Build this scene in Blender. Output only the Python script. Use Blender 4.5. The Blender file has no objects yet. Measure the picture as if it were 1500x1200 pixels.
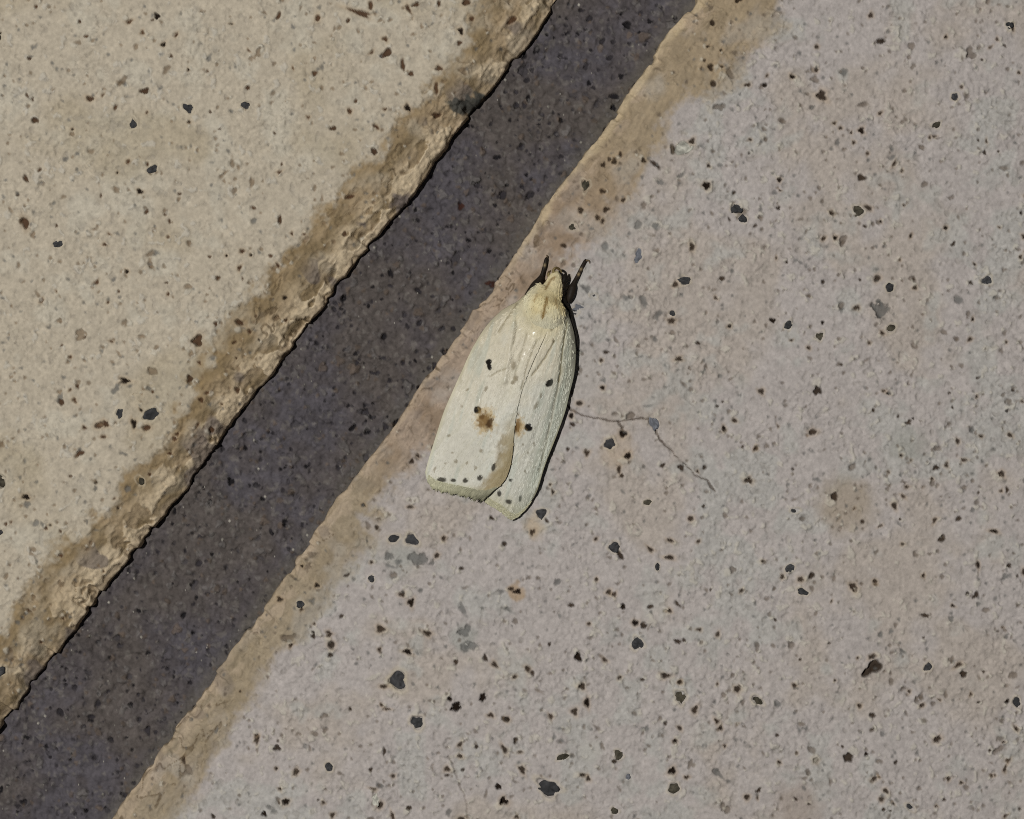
import bpy, bmesh, math
import numpy as np
from mathutils import Vector

# ------------------------------------------------------------------ units
# Everything is drawn in small "units" of 0.03 mm on the brick face (x right, y down
# the face, z away from it) and turned into metres when a mesh is made.
S = 3.0e-5
def W(x, y, z=0.0):
    return ((x - 750.0) * S, (600.0 - y) * S, z * S)

scene = bpy.context.scene
COL = scene.collection

# ------------------------------------------------------------------ camera
CAM_H = 0.14
cam_d = bpy.data.cameras.new('camera')
cam_d.sensor_width = 36.0
cam_d.lens = 36.0 * CAM_H / (1500 * S)
cam_d.clip_start = 0.005
cam_d.clip_end = 5.0
cam = bpy.data.objects.new('camera', cam_d)
cam.location = (0, 0, CAM_H)
COL.objects.link(cam)
scene.camera = cam

# ------------------------------------------------------------------ light: a phone torch beside the lens, at night
world = bpy.data.worlds.new('World')
scene.world = world
world.use_nodes = True
world.node_tree.nodes['Background'].inputs[0].default_value = (0.85, 0.9, 1.0, 1)
world.node_tree.nodes['Background'].inputs[1].default_value = 0.035
ld = bpy.data.lights.new('phone_flash', 'AREA')
ld.shape = 'DISK'
ld.size = 0.010
ld.energy = 0.80
ld.color = (1.0, 0.985, 0.95)
lamp = bpy.data.objects.new('phone_flash', ld)
lamp.location = (-0.078, 0.030, 0.28)
lamp.rotation_euler = (Vector((0, 0, 0)) - Vector(lamp.location)).to_track_quat('-Z', 'Y').to_euler()
COL.objects.link(lamp)

scene.cycles.use_denoising = False
scene.cycles.filter_width = 1.0
vs = scene.view_settings
vs.view_transform = 'Standard'
vs.look = 'None'
vs.exposure = 0.0
vs.gamma = 1.0

# ------------------------------------------------------------------ noise
rng = np.random.default_rng(11)
_tab = np.random.default_rng(5).random((256, 256)).astype(np.float32)
def vnoise(x, y):
    xi = np.floor(x); yi = np.floor(y)
    fx = (x - xi).astype(np.float32); fy = (y - yi).astype(np.float32)
    xi = xi.astype(np.int64); yi = yi.astype(np.int64)
    fx = fx * fx * fx * (fx * (fx * 6 - 15) + 10); fy = fy * fy * fy * (fy * (fy * 6 - 15) + 10)
    a = _tab[xi & 255, yi & 255]; b = _tab[(xi + 1) & 255, yi & 255]
    c = _tab[xi & 255, (yi + 1) & 255]; d = _tab[(xi + 1) & 255, (yi + 1) & 255]
    return (a + (b - a) * fx) * (1 - fy) + (c + (d - c) * fx) * fy
def fbm(x, y, s, o=3, off=0.0):
    r = 0; a = 1.0; t = 0.0
    ca, sa = math.cos(0.6), math.sin(0.6)
    x = x / s + off; y = y / s + off * 1.7
    for i in range(o):
        r = r + a * vnoise(x, y); t += a
        a *= 0.5
        x, y = (x * ca - y * sa) * 2.03 + 17.3, (x * sa + y * ca) * 2.03 + 5.1
    return r / t * 2 - 1                     # about -1..1
def sstep(a, b, x):
    t = np.clip((x - a) / (b - a), 0, 1)
    return t * t * (3 - 2 * t)
def lin(r, g, b):
    f = lambda c: ((c / 255 + 0.055) / 1.055) ** 2.4 if c > 10 else c / 255 / 12.92
    return np.array([f(r), f(g), f(b)], np.float32)

# ------------------------------------------------------------------ mesh helpers
def grid_mesh(name, X, Y, Z, C, mat, parent=None, smooth=True, gloss=None):
    nu, nv = X.shape
    co = np.empty((nu * nv, 3), np.float32)
    co[:, 0] = ((X - 750) * S).ravel(); co[:, 1] = ((600 - Y) * S).ravel(); co[:, 2] = (Z * S).ravel()
    idx = np.arange(nu * nv).reshape(nu, nv)
    q = np.stack([idx[:-1, :-1], idx[1:, :-1], idx[1:, 1:], idx[:-1, 1:]], -1).reshape(-1, 4)
    a, b, c = co[q[0, 0]], co[q[0, 1]], co[q[0, 3]]
    qm = q[len(q) // 2]
    nrm = np.cross(co[qm[1]] - co[qm[0]], co[qm[3]] - co[qm[0]])
    if nrm[2] < 0: q = q[:, ::-1]
    ob = raw_mesh(name, co, q, C.reshape(-1, 3) if C is not None else None, mat, parent, smooth)
    if gloss is not None:
        at = ob.data.attributes.new('gloss', 'FLOAT', 'POINT')
        at.data.foreach_set('value', np.ascontiguousarray(gloss, np.float32).ravel())
    return ob
def raw_mesh(name, co, faces, C, mat, parent=None, smooth=True):
    me = bpy.data.meshes.new(name)
    if isinstance(faces, np.ndarray):
        nf, k = faces.shape
        me.vertices.add(len(co)); me.vertices.foreach_set('co', np.ascontiguousarray(co, np.float32).ravel())
        me.loops.add(nf * k); me.loops.foreach_set('vertex_index', np.ascontiguousarray(faces, np.int32).ravel())
        me.polygons.add(nf)
        me.polygons.foreach_set('loop_start', np.arange(0, nf * k, k, dtype=np.int32))
        me.polygons.foreach_set('loop_total', np.full(nf, k, np.int32))
        me.update(calc_edges=True)
    else:
        me.from_pydata([tuple(map(float, c)) for c in co], [], faces)
        me.update()
    if C is not None:
        at = me.attributes.new('tint', 'FLOAT_COLOR', 'POINT')
        cc = np.ones((len(co), 4), np.float32); cc[:, :3] = np.clip(C, 0, 1)
        at.data.foreach_set('color', cc.ravel())
    if smooth: me.polygons.foreach_set('use_smooth', np.ones(len(me.polygons), bool))
    me.materials.append(mat)
    ob = bpy.data.objects.new(name, me)
    COL.objects.link(ob)
    if parent: ob.parent = parent
    return ob
def empty(name, loc=(0, 0, 0)):
    o = bpy.data.objects.new(name, None)
    o.empty_display_size = 0.002
    o.location = loc
    COL.objects.link(o)
    return o

# ------------------------------------------------------------------ materials
def material(name, color=None, attr=True, rough=0.85, spec=0.3, mott=0.12, mscale=5200, bump=0.25, bscale=9000, bdist=6e-5, sheen=0.0, stretch=None, gloss=False):
    m = bpy.data.materials.new(name); m.use_nodes = True
    nt = m.node_tree; N = nt.nodes; L = nt.links
    p = N['Principled BSDF']
    p.inputs['Roughness'].default_value = rough
    p.inputs['Specular IOR Level'].default_value = spec
    p.inputs['Sheen Weight'].default_value = sheen
    tc = N.new('ShaderNodeTexCoord')
    src = tc.outputs['Object']
    if stretch:
        mp = N.new('ShaderNodeMapping'); mp.inputs['Scale'].default_value = stretch[0]; mp.inputs['Rotation'].default_value = (0, 0, stretch[1])
        L.new(src, mp.inputs['Vector']); src = mp.outputs['Vector']
    n1 = N.new('ShaderNodeTexNoise'); n1.inputs['Scale'].default_value = mscale; n1.inputs['Detail'].default_value = 3.0
    n1.inputs['Roughness'].default_value = 0.65
    L.new(src, n1.inputs['Vector'])
    mr = N.new('ShaderNodeMapRange')
    mr.inputs['From Min'].default_value = 0.25; mr.inputs['From Max'].default_value = 0.75
    mr.inputs['To Min'].default_value = 1 - mott; mr.inputs['To Max'].default_value = 1 + mott
    L.new(n1.outputs['Fac'], mr.inputs['Value'])
    if attr:
        at = N.new('ShaderNodeAttribute'); at.attribute_name = 'tint'; csrc = at.outputs['Color']
    else:
        rgb = N.new('ShaderNodeRGB'); rgb.outputs[0].default_value = (*color, 1); csrc = rgb.outputs[0]
    mul = N.new('ShaderNodeVectorMath'); mul.operation = 'SCALE'
    L.new(csrc, mul.inputs[0]); L.new(mr.outputs[0], mul.inputs['Scale'])
    L.new(mul.outputs[0], p.inputs['Base Color'])
    n2 = N.new('ShaderNodeTexNoise'); n2.inputs['Scale'].default_value = bscale; n2.inputs['Detail'].default_value = 4.0
    L.new(src, n2.inputs['Vector'])
    bp = N.new('ShaderNodeBump'); bp.inputs['Strength'].default_value = bump; bp.inputs['Distance'].default_value = bdist
    L.new(n2.outputs['Fac'], bp.inputs['Height']); L.new(bp.outputs['Normal'], p.inputs['Normal'])
    if gloss:                                            # smooth, shiny scales on the wing folds
        ga = N.new('ShaderNodeAttribute'); ga.attribute_name = 'gloss'
        for sock, lo, hi in (('Roughness', rough, 0.30), ('Specular IOR Level', spec, 1.0)):
            g = N.new('ShaderNodeMapRange'); g.inputs['To Min'].default_value = lo; g.inputs['To Max'].default_value = hi
            L.new(ga.outputs['Fac'], g.inputs['Value']); L.new(g.outputs[0], p.inputs[sock])
    return m
M_BRICK = material('pale_brick', rough=0.92, spec=0.12, mott=0.12, mscale=5200, bump=0.42, bscale=9500, bdist=6e-5)
M_MORTAR = material('grey_mortar', rough=0.95, spec=0.10, mott=0.22, mscale=4200, bump=0.6, bscale=5200, bdist=9e-5)
M_GRAIN = material('dark_stone_grain', rough=0.8, spec=0.12, mott=0.30, mscale=3600, bump=0.45, bscale=5000)
M_WING = material('pale_wing_scales', rough=0.68, spec=0.12, mott=0.05, mscale=6500, bump=0.22, bscale=8000, bdist=5e-5, stretch=((1, 0.4, 1), 0.35), gloss=True)
M_BODY = material('cream_body_scales', rough=0.7, spec=0.12, mott=0.08, mscale=5500, bump=0.35, bscale=7000, bdist=6e-5)
M_DARK = material('dark_brown_chitin', rough=0.6, spec=0.15, mott=0.3, mscale=5000, bump=0.2, bscale=8000)

# ------------------------------------------------------------------ marks on the lower brick: x, y, half width, half height, turn (degrees), kind
# kinds: p brown-black pit, k very dark pit, f faint pit, s soft grey fleck, g grey stone grain, o olive grain, b blue-grey grain, w pale grain
LOW = """986 219 4 7 0 p;1001 217 14 10 0 w;1014 207 4 4 0 p;943 235 3 4 -30 p;960 241 9 2.6 40 p;996 258 8 3 -35 s;968 267 6 4 20 s;909 226 2.5 4.5 0 p;900 236 3.5 5 10 p
884 241 3 4 0 p;893 233 2.5 3 0 p;883 280 5 3 10 p;858 271 6 9 25 o;904 291 3 3 0 f;913 293 3 3 0 p;851 308 3.5 5 0 p;888 307 4.5 3.4 0 p;876 319 4.5 3 30 p;883 324 2.5 4 0 p
840 333 7 4.5 15 o;866 335 4.5 2.5 0 s;826 360 4 3 0 p;852 344 3 3 0 f;943 301 3 4 0 f;935 329 5 7 10 s;960 332 6 5 40 s;935 375 6 11 20 b;1014 361 3.5 6 -15 p;962 367 3 3 0 f
1003 411 9 5.5 -10 g;990 417 4 3.5 0 p;887 360 4 5 0 s;826 387 3 4 0 f;840 389 2.5 3 0 f;955 288 3 2 0 f;1010 308 2 2 0 f;859 424 6 4 45 s;870 434 7 3 15 g;918 436 7 3.6 0 s;943 441 4.5 9 -30 s
848 450 10 5.5 -20 b;842 457 6 5 0 g;965 460 7 3 -40 s;985 459 4 4 0 g;984 470 5.5 3.6 0 p;864 463 2 4 -20 s;903 499 2.5 5 -25 f;892 498 4 2 0 s;851 516 4 4 0 s;888 516 4 2.5 0 p;881 528 2.5 2.5 0 p
871 529 2 2.5 0 f;850 542 3 4 0 f;959 496 3 5 -20 s;935 507 3 2 0 f;933 517 2.5 2 0 f;995 526 5 3 0 p;985 488 3 3 0 f;883 568 3 3 0 k;884 557 3.5 3 0 s;849 591 5 3 0 p;944 556 4 2 0 f;1001 562 6 2 45 f
1012 571 2.5 3 0 f;900 547 2.5 4 -40 f;971 547 2 2 0 f;837 609 3.5 3.5 0 k;836 574 3 4 0 f;901 606 3 2 0 f;950 595 5 1.6 0 s;851 478 2 2 0 f;855 503 4 2 0 s;928 412 2.5 2 0 f;839 622 4.5 2.6 20 p
913 636 5.5 4.2 0 k;893 650 9 8 30 g;920 668 4.5 4.4 20 k;907 688 2.6 5 -10 p;911 697 3 3 0 p;900 699 2.5 2 0 f;832 658 2.5 2.5 0 p;860 664 3.6 4 0 p;858 659 2 2 0 f;806 710 2 2 0 p;810 721 2.5 2.5 0 k
793 752 8 7.5 0 g;801 763 4 2 50 p;780 780 3.4 4.4 0 p;998 685 4 4.5 0 p;971 682 4 2.5 -40 p;948 736 6 4 10 o;976 722 3 2.6 0 f;900 802 8 8 0 g;909 814 3.6 6.4 -30 p;894 817 4 3 0 f;1012 760 4 3.6 0 p
982 792 5 2.2 25 p;953 805 5 2.6 45 p;981 817 6.5 3 15 p;859 769 2 3.4 0 f;873 790 3 2.4 0 p;820 766 3 2 0 f;861 729 3 2.4 -40 f;872 745 2.5 2.4 0 f;928 768 3 2 0 f;823 677 3 2 0 f;913 721 6 1.6 45 s
958 620 7 12 -20 b;926 609 8 5 -20 f;577 789 9 5.5 0 g;603 791 10.5 8 25 g;571 815 6 7 20 s;584 824 3 6.5 30 s;570 829 6.5 2.2 15 s;577 842 5 4.6 30 f;614 819 12 9 0 s;633 825 4 4 0 s;640 814 3.6 3.4 0 p
650 789 3 3.6 0 p;544 848 4.4 5.4 0 g;544 824 2.5 2.5 0 p;508 843 4.4 2.2 -20 p;589 871 4 3.6 -45 p;602 883 4.6 5 0 k;558 922 6 4.4 0 p;566 911 3 2.4 0 f;500 903 3.4 2.2 -20 p;626 928 6.5 3.2 25 p
579 941 4 2 -10 f;556 952 2.4 3.4 0 p;597 955 5.5 3.6 25 k;485 945 4.4 6 0 p;482 929 4 4 0 p;484 960 4 3 0 p;678 892 3.4 10 -25 s;681 926 8 7 0 s;691 946 10 5 10 s;680 949 5 8 0 s;711 964 2.8 5.4 -25 p
668 970 3 4 0 p;725 974 5.5 2.8 40 p;754 992 3.4 2.4 -20 p;743 893 8 2 25 s;749 863 4 2.6 0 p;758 867 5 3.6 0 k;739 797 3.6 3.2 0 p;676 833 3.2 2.6 40 p;629 855 2.5 2.5 0 f;681 861 4.4 1.6 0 f;755 911 4.4 3.4 30 f
734 867 4 3.4 -40 s;583 997 13 14 -30 g;598 945 2 4 -20 f;545 875 2 4.4 -30 f;963 830 3.6 5.6 0 g;981 856 2.6 2.4 0 f;913 889 3.2 4.4 0 k;892 868 4.4 3 0 p;900 871 3 3.2 0 p;873 876 3.4 2 30 f
837 887 4 3 0 p;860 884 2.2 2 0 f;953 889 4.4 3 0 p;974 895 3.4 2.6 0 p;981 895 3.4 2.8 0 p;993 885 6.5 2 45 p;931 913 4.4 4 20 k;943 917 4.8 4 25 p;934 943 8 9 0 g;847 963 4.2 7.4 -10 k;863 914 2.6 2.4 0 p
904 923 2.5 2.4 0 f;805 944 2.5 2.5 0 p;993 940 4.8 3.2 25 p;1002 938 2.6 2.4 0 p;886 967 4.6 2.4 25 p;870 965 2 2.2 0 f;773 980 3 5 -25 p;780 986 2.4 4.2 -25 p;806 987 3 2 0 f;908 993 3.4 2.2 -20 p;941 996 3.4 2.2 0 p
975 990 6.4 3.4 20 p;996 999 3.4 2.8 0 p;957 968 4 2 20 f;817 853 4 4.4 0 s;874 849 2.6 2.6 0 p;915 830 2.6 2.6 0 f;775 846 3 2.4 0 f;789 847 3.2 2.4 20 f;865 935 4 1.6 0 f;791 945 2 2 0 f;562 1006 4.4 3 0 p
611 1058 11 9 0 g;668 1036 8 5.6 -15 k;659 1024 3 3.6 0 k;707 1022 4.4 6.2 15 k;719 1048 4.4 3 0 p;740 1054 6.4 3 30 p;559 1033 3 2.2 40 p;567 1039 4.4 2 0 p;513 1039 2.5 2.5 0 p;563 1101 2.4 5.4 0 p
528 1094 3.4 2 -20 f;674 1091 2.8 4.2 25 p;698 1094 2.4 3.4 0 p;739 1098 3 6.4 -30 p;674 1108 3.6 3 20 p;642 1103 3 2 0 f;755 1085 3 4 0 p;697 1072 3 2 40 f;655 1127 4.2 3.6 0 p;655 1136 3.2 2.2 0 p
678 1128 2.6 2.4 0 p;482 1124 6.4 6 0 g;499 1134 6.4 2 15 f;543 1128 3 2.8 0 p;576 1137 3.2 2.6 0 p;562 1145 2.6 2.4 0 f;547 1156 5 2 15 p;557 1151 5 3 0 s;570 1151 2.2 2.2 0 f;730 1153 4.6 4 0 k
738 1174 5.6 5.2 0 k;749 1167 4.4 2 -20 f;712 1163 2.6 5 15 f;657 1190 3.4 5.4 35 s;599 1184 4.2 3.2 0 p;621 1184 2.2 2.2 0 f;550 1172 6 10 -10 w;557 1180 4 5 0 p;575 1196 2.6 5.6 -15 p;487 1195 3 4 30 p
649 1166 2.4 2.4 0 f;634 1157 2.4 2.2 0 f;515 1112 2 3.4 -20 f;717 1140 2.2 2 0 f;853 1006 4 4.6 0 p;860 1030 3.4 6.8 -20 k;842 1043 4.2 5 0 p;807 1050 2.4 4.2 -25 p;997 1021 8.6 10 15 o;996 1000 3 2.6 0 p
919 1008 4 1.6 0 f;768 1011 5.4 2 25 f;789 1012 7 2 25 f;743 1054 4 3.6 30 p;930 1046 3 4.6 -30 f;945 1068 7 4.4 0 s;975 1060 2.6 2.6 0 p;996 1067 3.8 2.6 20 p;989 1086 3.2 2.8 0 k;824 1067 6 2 -10 s
812 1080 2 5 0 s;822 1086 5.4 3 0 s;855 1065 2.4 3.4 0 f;875 1067 5 2 40 f;882 1092 2.4 5.4 -15 f;756 1084 2.8 3.4 0 f;762 1102 3 2.2 0 p;824 1109 9.4 4 -15 o;839 1107 4 3 30 f;906 1106 6.4 6 30 o
900 1116 4 3 0 p;950 1093 3.2 2 30 f;945 1099 2.2 3.4 20 f;765 1128 3.8 6 -30 p;804 1154 18 11 10 g;854 1136 4.4 2.4 0 p;862 1141 2.4 4.6 -25 p;920 1138 3.4 4 0 b;985 1130 5.2 4.8 20 k;1006 1139 3.2 2.8 0 p
987 1155 9 8 -30 o;980 1109 2.2 2.4 0 f;1013 1120 4.6 6 0 f;900 1188 6 4 30 o;757 1197 2.6 3 0 p;1018 1040 4 5.4 30 p;754 1145 4.4 1.6 20 f;806 1137 2.2 2 0 f;971 1014 2.2 2 0 f
532 740 3.6 2 15 p;548 733 2 2 0 f;601 743 5 2 0 p;555 760 3 2 0 f;539 770 3 5 -30 f;552 773 2.6 3.4 0 p;571 754 3 2 0 f;611 672 4 3 40 f;603 676 3 4 30 p;612 668 4 2 40 p;573 707 3.6 2.4 0 f;665 784 2 3 0 f;720 759 4 2.4 25 p;637 655 4.4 3 0 p"""
UPP = """528 19 14 4 18 p;543 8 3.6 5.4 0 p;609 7 6 2.6 -10 p;598 13 2.6 6.4 -35 p;643 5 2.6 4.4 0 p;683 3 5 5.4 -30 p;564 57 3.6 3.2 0 p;566 78 8 5.6 -30 p;590 95 2.8 9.4 -8 p;602 108 4 3.4 0 p;675 45 3.6 4.6 0 k
673 63 3 4 20 p;643 100 4.8 3.4 0 p;639 129 3 8.4 0 p;597 158 5.4 3.6 35 k;639 168 6.4 4 0 p;512 163 3 4.2 0 p;488 188 4.4 3.4 0 p;551 186 5 2.6 40 p;521 148 2.6 2.8 0 p;544 77 4.4 1.8 -30 p;573 29 3.4 2 -40 f
557 30 3.2 2.2 -20 f;510 30 3 3 0 p;605 50 4.4 2 -20 f;691 27 3 4 0 p;750 28 8.4 4 -45 p;564 160 3.4 1.8 0 p;678 104 5.4 4 40 f;536 129 2 2.4 0 f;529 90 2 2.4 0 f;548 222 5 4 0 p;512 288 7 3 -20 p
504 342 3 4.4 0 p;488 354 3 3 0 f;684 153 20 16 -20 d;700 140 9 8 0 d;585 292 12 10 -30 m;532 328 6 4 0 m;517 402 5 4 0 k;497 40 3 3 0 f;490 42 2 3 0 f;581 138 3 2 20 f;618 40 2.2 3 0 f;545 120 3 2 0 f;560 190 2 3 0 f;503 120 2 2 0 f;520 190 3 2 0 f;500 225 3 3 0 f;487 130 3 2 0 f;630 75 2.4 2 0 f;487 245 2.4 2 0 f"""
MOR = """865 20 5 3.6 -30 p;893 35 3 8 0 f;853 8 4 2.6 0 p;941 12 4.4 3 30 p;969 2 5.4 3 20 p;787 66 4 5.4 15 k;768 76 3 5.4 25 k;822 77 4.4 2.4 20 p;860 90 2.4 5.4 35 p;884 54 3 6 30 p;900 55 3.4 3 0 p;774 139 3 5.4 0 k
901 136 7 4 -10 k;900 153 4 4.4 0 k;816 191 4 4 0 p;756 129 3 3.4 0 p;764 211 5 4 0 p;780 97 3 3 0 p;794 162 3 3 0 f;860 137 6 6 0 f;674 298 4.4 6 0 r;728 226 5 3.4 0 k;719 414 7 5 10 r;570 398 3 6.4 -15 k;614 567 3.6 3 30 k
533 604 4.4 5 0 p;579 621 5 7 10 k;486 747 6 5 0 r;559 524 5 2.4 0 p;568 557 3 4 30 p;635 535 3 5 0 p;588 530 3 4 20 p;645 480 4 3 -30 p;663 480 3 4 0 p;500 435 3.4 6 20 k;548 546 7 3 0 p;505 510 6 3 -30 p;492 686 3 4 0 p"""
def parse(t):
    out = []
    for w in t.replace('\n', ';').split(';'):
        f = w.split()
        if len(f) == 6: out.append((float(f[0]), float(f[1]), float(f[2]), float(f[3]), float(f[4]), f[5]))
    return out
LOW, UPP, MOR = parse(LOW), parse(UPP), parse(MOR)

# ------------------------------------------------------------------ the two bricks and the joint
UA, UB = np.array([816.0, 0.0]), np.array([480.0, 435.0])       # edge of the upper brick
LA, LB = np.array([1018.0, 0.0]), np.array([480.0, 757.0])      # edge of the lower brick
def frame(A, B, side):
    d = (B - A) / np.linalg.norm(B - A)
    n = np.array([d[1], -d[0]]) * side
    return d, n
def tails(lo, hi, step, far):
    core = np.arange(lo, hi, step)
    t = []; g = step; p = 0
    while p < far:
        g *= 1.35; p += g; t.append(p)
    t = np.array(t)
    return t, core
def axis_u(lo, hi, step, far):
    t, core = tails(lo, hi, step, far)
    return np.concatenate([(core[0] - t)[::-1], core, core[-1] + t])

PIT = {'p': lin(50, 39, 29), 'k': lin(30, 22, 16), 'f': lin(92, 81, 70), 's': lin(88, 88, 86), 'r': lin(62, 38, 30), 'm': lin(96, 87, 82), 'd': lin(70, 70, 66), 'h': lin(100, 96, 94), 'j': lin(92, 80, 70)}
def stamp(marks, X, Y, Z, C, inv, rs, rust=True):
    """cut pits with an uneven rim into Z and darken their dirt-filled floors in C"""
    us, vs_, A, d, n = inv
    for (cx, cy, rx, ry, ang, k) in marks:
        if k in 'wgob': 
            depth, soft, col = 0.55, 1.2, None; rx, ry = rx * .9, ry * .9
        else:
            depth, soft, col = {'p': 1.3, 'k': 1.7, 'f': .8, 's': .6, 'r': .6, 'm': .2, 'd': -.12, 'h': -.7, 'j': -.6}[k], {'p': .9, 'k': .8, 'f': 1.3, 's': 1.6, 'r': 1.0, 'm': 2.5, 'd': 3.0, 'h': 1.2, 'j': 1.2}[k], PIT[k]
        R = max(rx, ry) * 2.3 + 4
        w = np.array([cx, cy]) - A
        uc, vc = w @ d, w @ n
        i0, i1 = np.searchsorted(us, [uc - R, uc + R]); j0, j1 = np.searchsorted(vs_, [vc - R, vc + R])
        if i1 - i0 < 2 or j1 - j0 < 2: continue
        dx = X[i0:i1, j0:j1] - cx; dy = Y[i0:i1, j0:j1] - cy
        a = math.radians(ang); ca, sa = math.cos(a), math.sin(a)
        px = (dx * ca + dy * sa) / rx; py = (-dx * sa + dy * ca) / ry
        th = np.arctan2(py, px)
        q = rs.random(6)
        wob = 1 + .20 * np.cos(2 * th + 6.28 * q[0]) * q[3] + .26 * np.cos(3 * th + 6.28 * q[1]) * q[4] + .16 * np.cos(5 * th + 6.28 * q[2]) * q[5]
        if k in 'sfmd': wob = wob * (1 + .55 * fbm(dx + cx, dy + cy, 4.5 if k == 's' else 6, 2, 3))
        rr = np.hypot(px, py) / np.maximum(wob, .15)
        rm = min(rx, ry)
        e = soft / rm
        m = 1 - sstep(1 - e, 1 + e, rr)
        Z[i0:i1, j0:j1] -= m * depth * (rm * .8 + 1.0)
        if col is None:                                           # clean cement skin round a grain
            h = np.exp(-((rr - 1.25) / .28) ** 2) * .45 * (1 if k in 'go' else .3)
            C[i0:i1, j0:j1] = C[i0:i1, j0:j1] * (1 - h[..., None]) + lin(178, 167, 146) * h[..., None]
            Z[i0:i1, j0:j1] += h * 2.5
        elif k in 'pkf' and rs.random() < .45:                    # a raised crumb on the lip of the hole
            b = rs.random() * 6.28; cr = rm * (.9 + rs.random())
            ex, ey = dx - math.cos(b) * (max(rx, ry) * .9 + cr * .7), dy - math.sin(b) * (max(rx, ry) * .9 + cr * .7)
            h = sstep(1.15, .55, np.hypot(ex, ey) / cr + .5 * fbm(dx + cx, dy + cy, 4, 2, 9)) * (1 - m)
            Z[i0:i1, j0:j1] += h * 2.6
            if rust: C[i0:i1, j0:j1] = C[i0:i1, j0:j1] * (1 - .5 * h[..., None]) + lin(186, 180, 166) * .5 * h[..., None]
        if col is not None:
            f = m * {'p': .96, 'k': 1.0, 'f': .70, 's': .75, 'r': .95, 'm': .9, 'd': .93, 'h': .6, 'j': .6}[k]
            jit = 0.8 + 0.4 * rs.random()
            C[i0:i1, j0:j1] = C[i0:i1, j0:j1] * (1 - f[..., None]) + (col * jit) * f[..., None]
            if rust and k in 'pk' and rs.random() < .6:                    # rusty stain round the hole
                h = np.exp(-((rr - 1) / 0.9) ** 2) * (1 - m) * .35
                C[i0:i1, j0:j1] = C[i0:i1, j0:j1] * (1 - h[..., None]) + lin(160, 138, 110) * h[..., None]

def random_marks(rs, region, density, skip, kinds='ppppkfffffss', big=0.0):
    x0, y0, x1, y1 = region
    out = []
    for i in range(int((x1 - x0) * (y1 - y0) * density)):
        x = x0 + rs.random() * (x1 - x0); y = y0 + rs.random() * (y1 - y0)
        if skip(x, y) or rs.random() > .25 + 1.5 * _tab[int(x / 55) & 255, int(y / 55) & 255]: continue
        r = 1.7 + 1.5 * rs.exponential(.75)
        k = kinds[int(rs.random() * len(kinds))]
        if r > 5.2: k = 'gofpsg'[int(rs.random() * 6)]
        r = min(r, 13)
        as_ = 1 + 1.0 * rs.random() ** 2
        out.append((x, y, r * as_ ** .5 * 1.05, r / as_ ** .5, rs.random() * 180, k))
    return out
def vline(A, B, x, y, side):
    d, n = frame(A, B, side); return (x - A[0]) * n[0] + (y - A[1]) * n[1]
inside = lambda x, y: 478 < x < 1022 and 0 < y < 1200
rs = np.random.default_rng(21)
LOW_ALL = LOW + random_marks(rs, (-60, -60, 1600, 1280), .00125, lambda x, y: inside(x, y) or vline(LA, LB, x, y, 1) < 8)
UPP_ALL = UPP + random_marks(rs, (-60, -60, 900, 1280), .00120, lambda x, y: inside(x, y) or vline(UA, UB, x, y, -1) < 10)
fleck = lambda side, A, B, reg, dens, seed: [(x, y, min(rx, 3) * .75, min(ry, 3) * .7, a, 's' if k in 'gopk' else 'f') for (x, y, rx, ry, a, k) in random_marks(np.random.default_rng(seed), reg, dens, lambda x, y: vline(A, B, x, y, side) < 5)]
LOW_ALL += fleck(1, LA, LB, (-60, -60, 1600, 1280), .0016, 31)
UPP_ALL += fleck(-1, UA, UB, (-60, -60, 900, 1280), .0015, 32)

brickwork = empty('brick_surface')
brickwork['kind'] = 'structure'
brickwork['label'] = 'pale weathered brick surface with a dark recessed mortar joint running diagonally'

CRACKS = [([(829, 592), (838, 600), (850, 606), (872, 613), (907, 617), (910, 624), (913, 634)], 1.5, 1.0),
          ([(907, 617), (930, 613), (951, 613), (961, 634), (972, 650), (985, 663), (998, 676), (1020, 697), (1034, 704), (1048, 719)], 1.2, .95),
          ([(658, 1108), (664, 1122), (670, 1140), (681, 1165), (684, 1185), (690, 1215)], 1.1, .55)]
def seg_dist(X, Y, pts):
    D = np.full(X.shape, 1e9, np.float32)
    for (ax, ay), (bx, by) in zip(pts[:-1], pts[1:]):
        vx, vy = bx - ax, by - ay
        t = np.clip(((X - ax) * vx + (Y - ay) * vy) / (vx * vx + vy * vy), 0, 1)
        D = np.minimum(D, np.hypot(X - ax - t * vx, Y - ay - t * vy))
    return D

def mix(C, col, f):
    return C * (1 - f[..., None]) + col * f[..., None]

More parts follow.
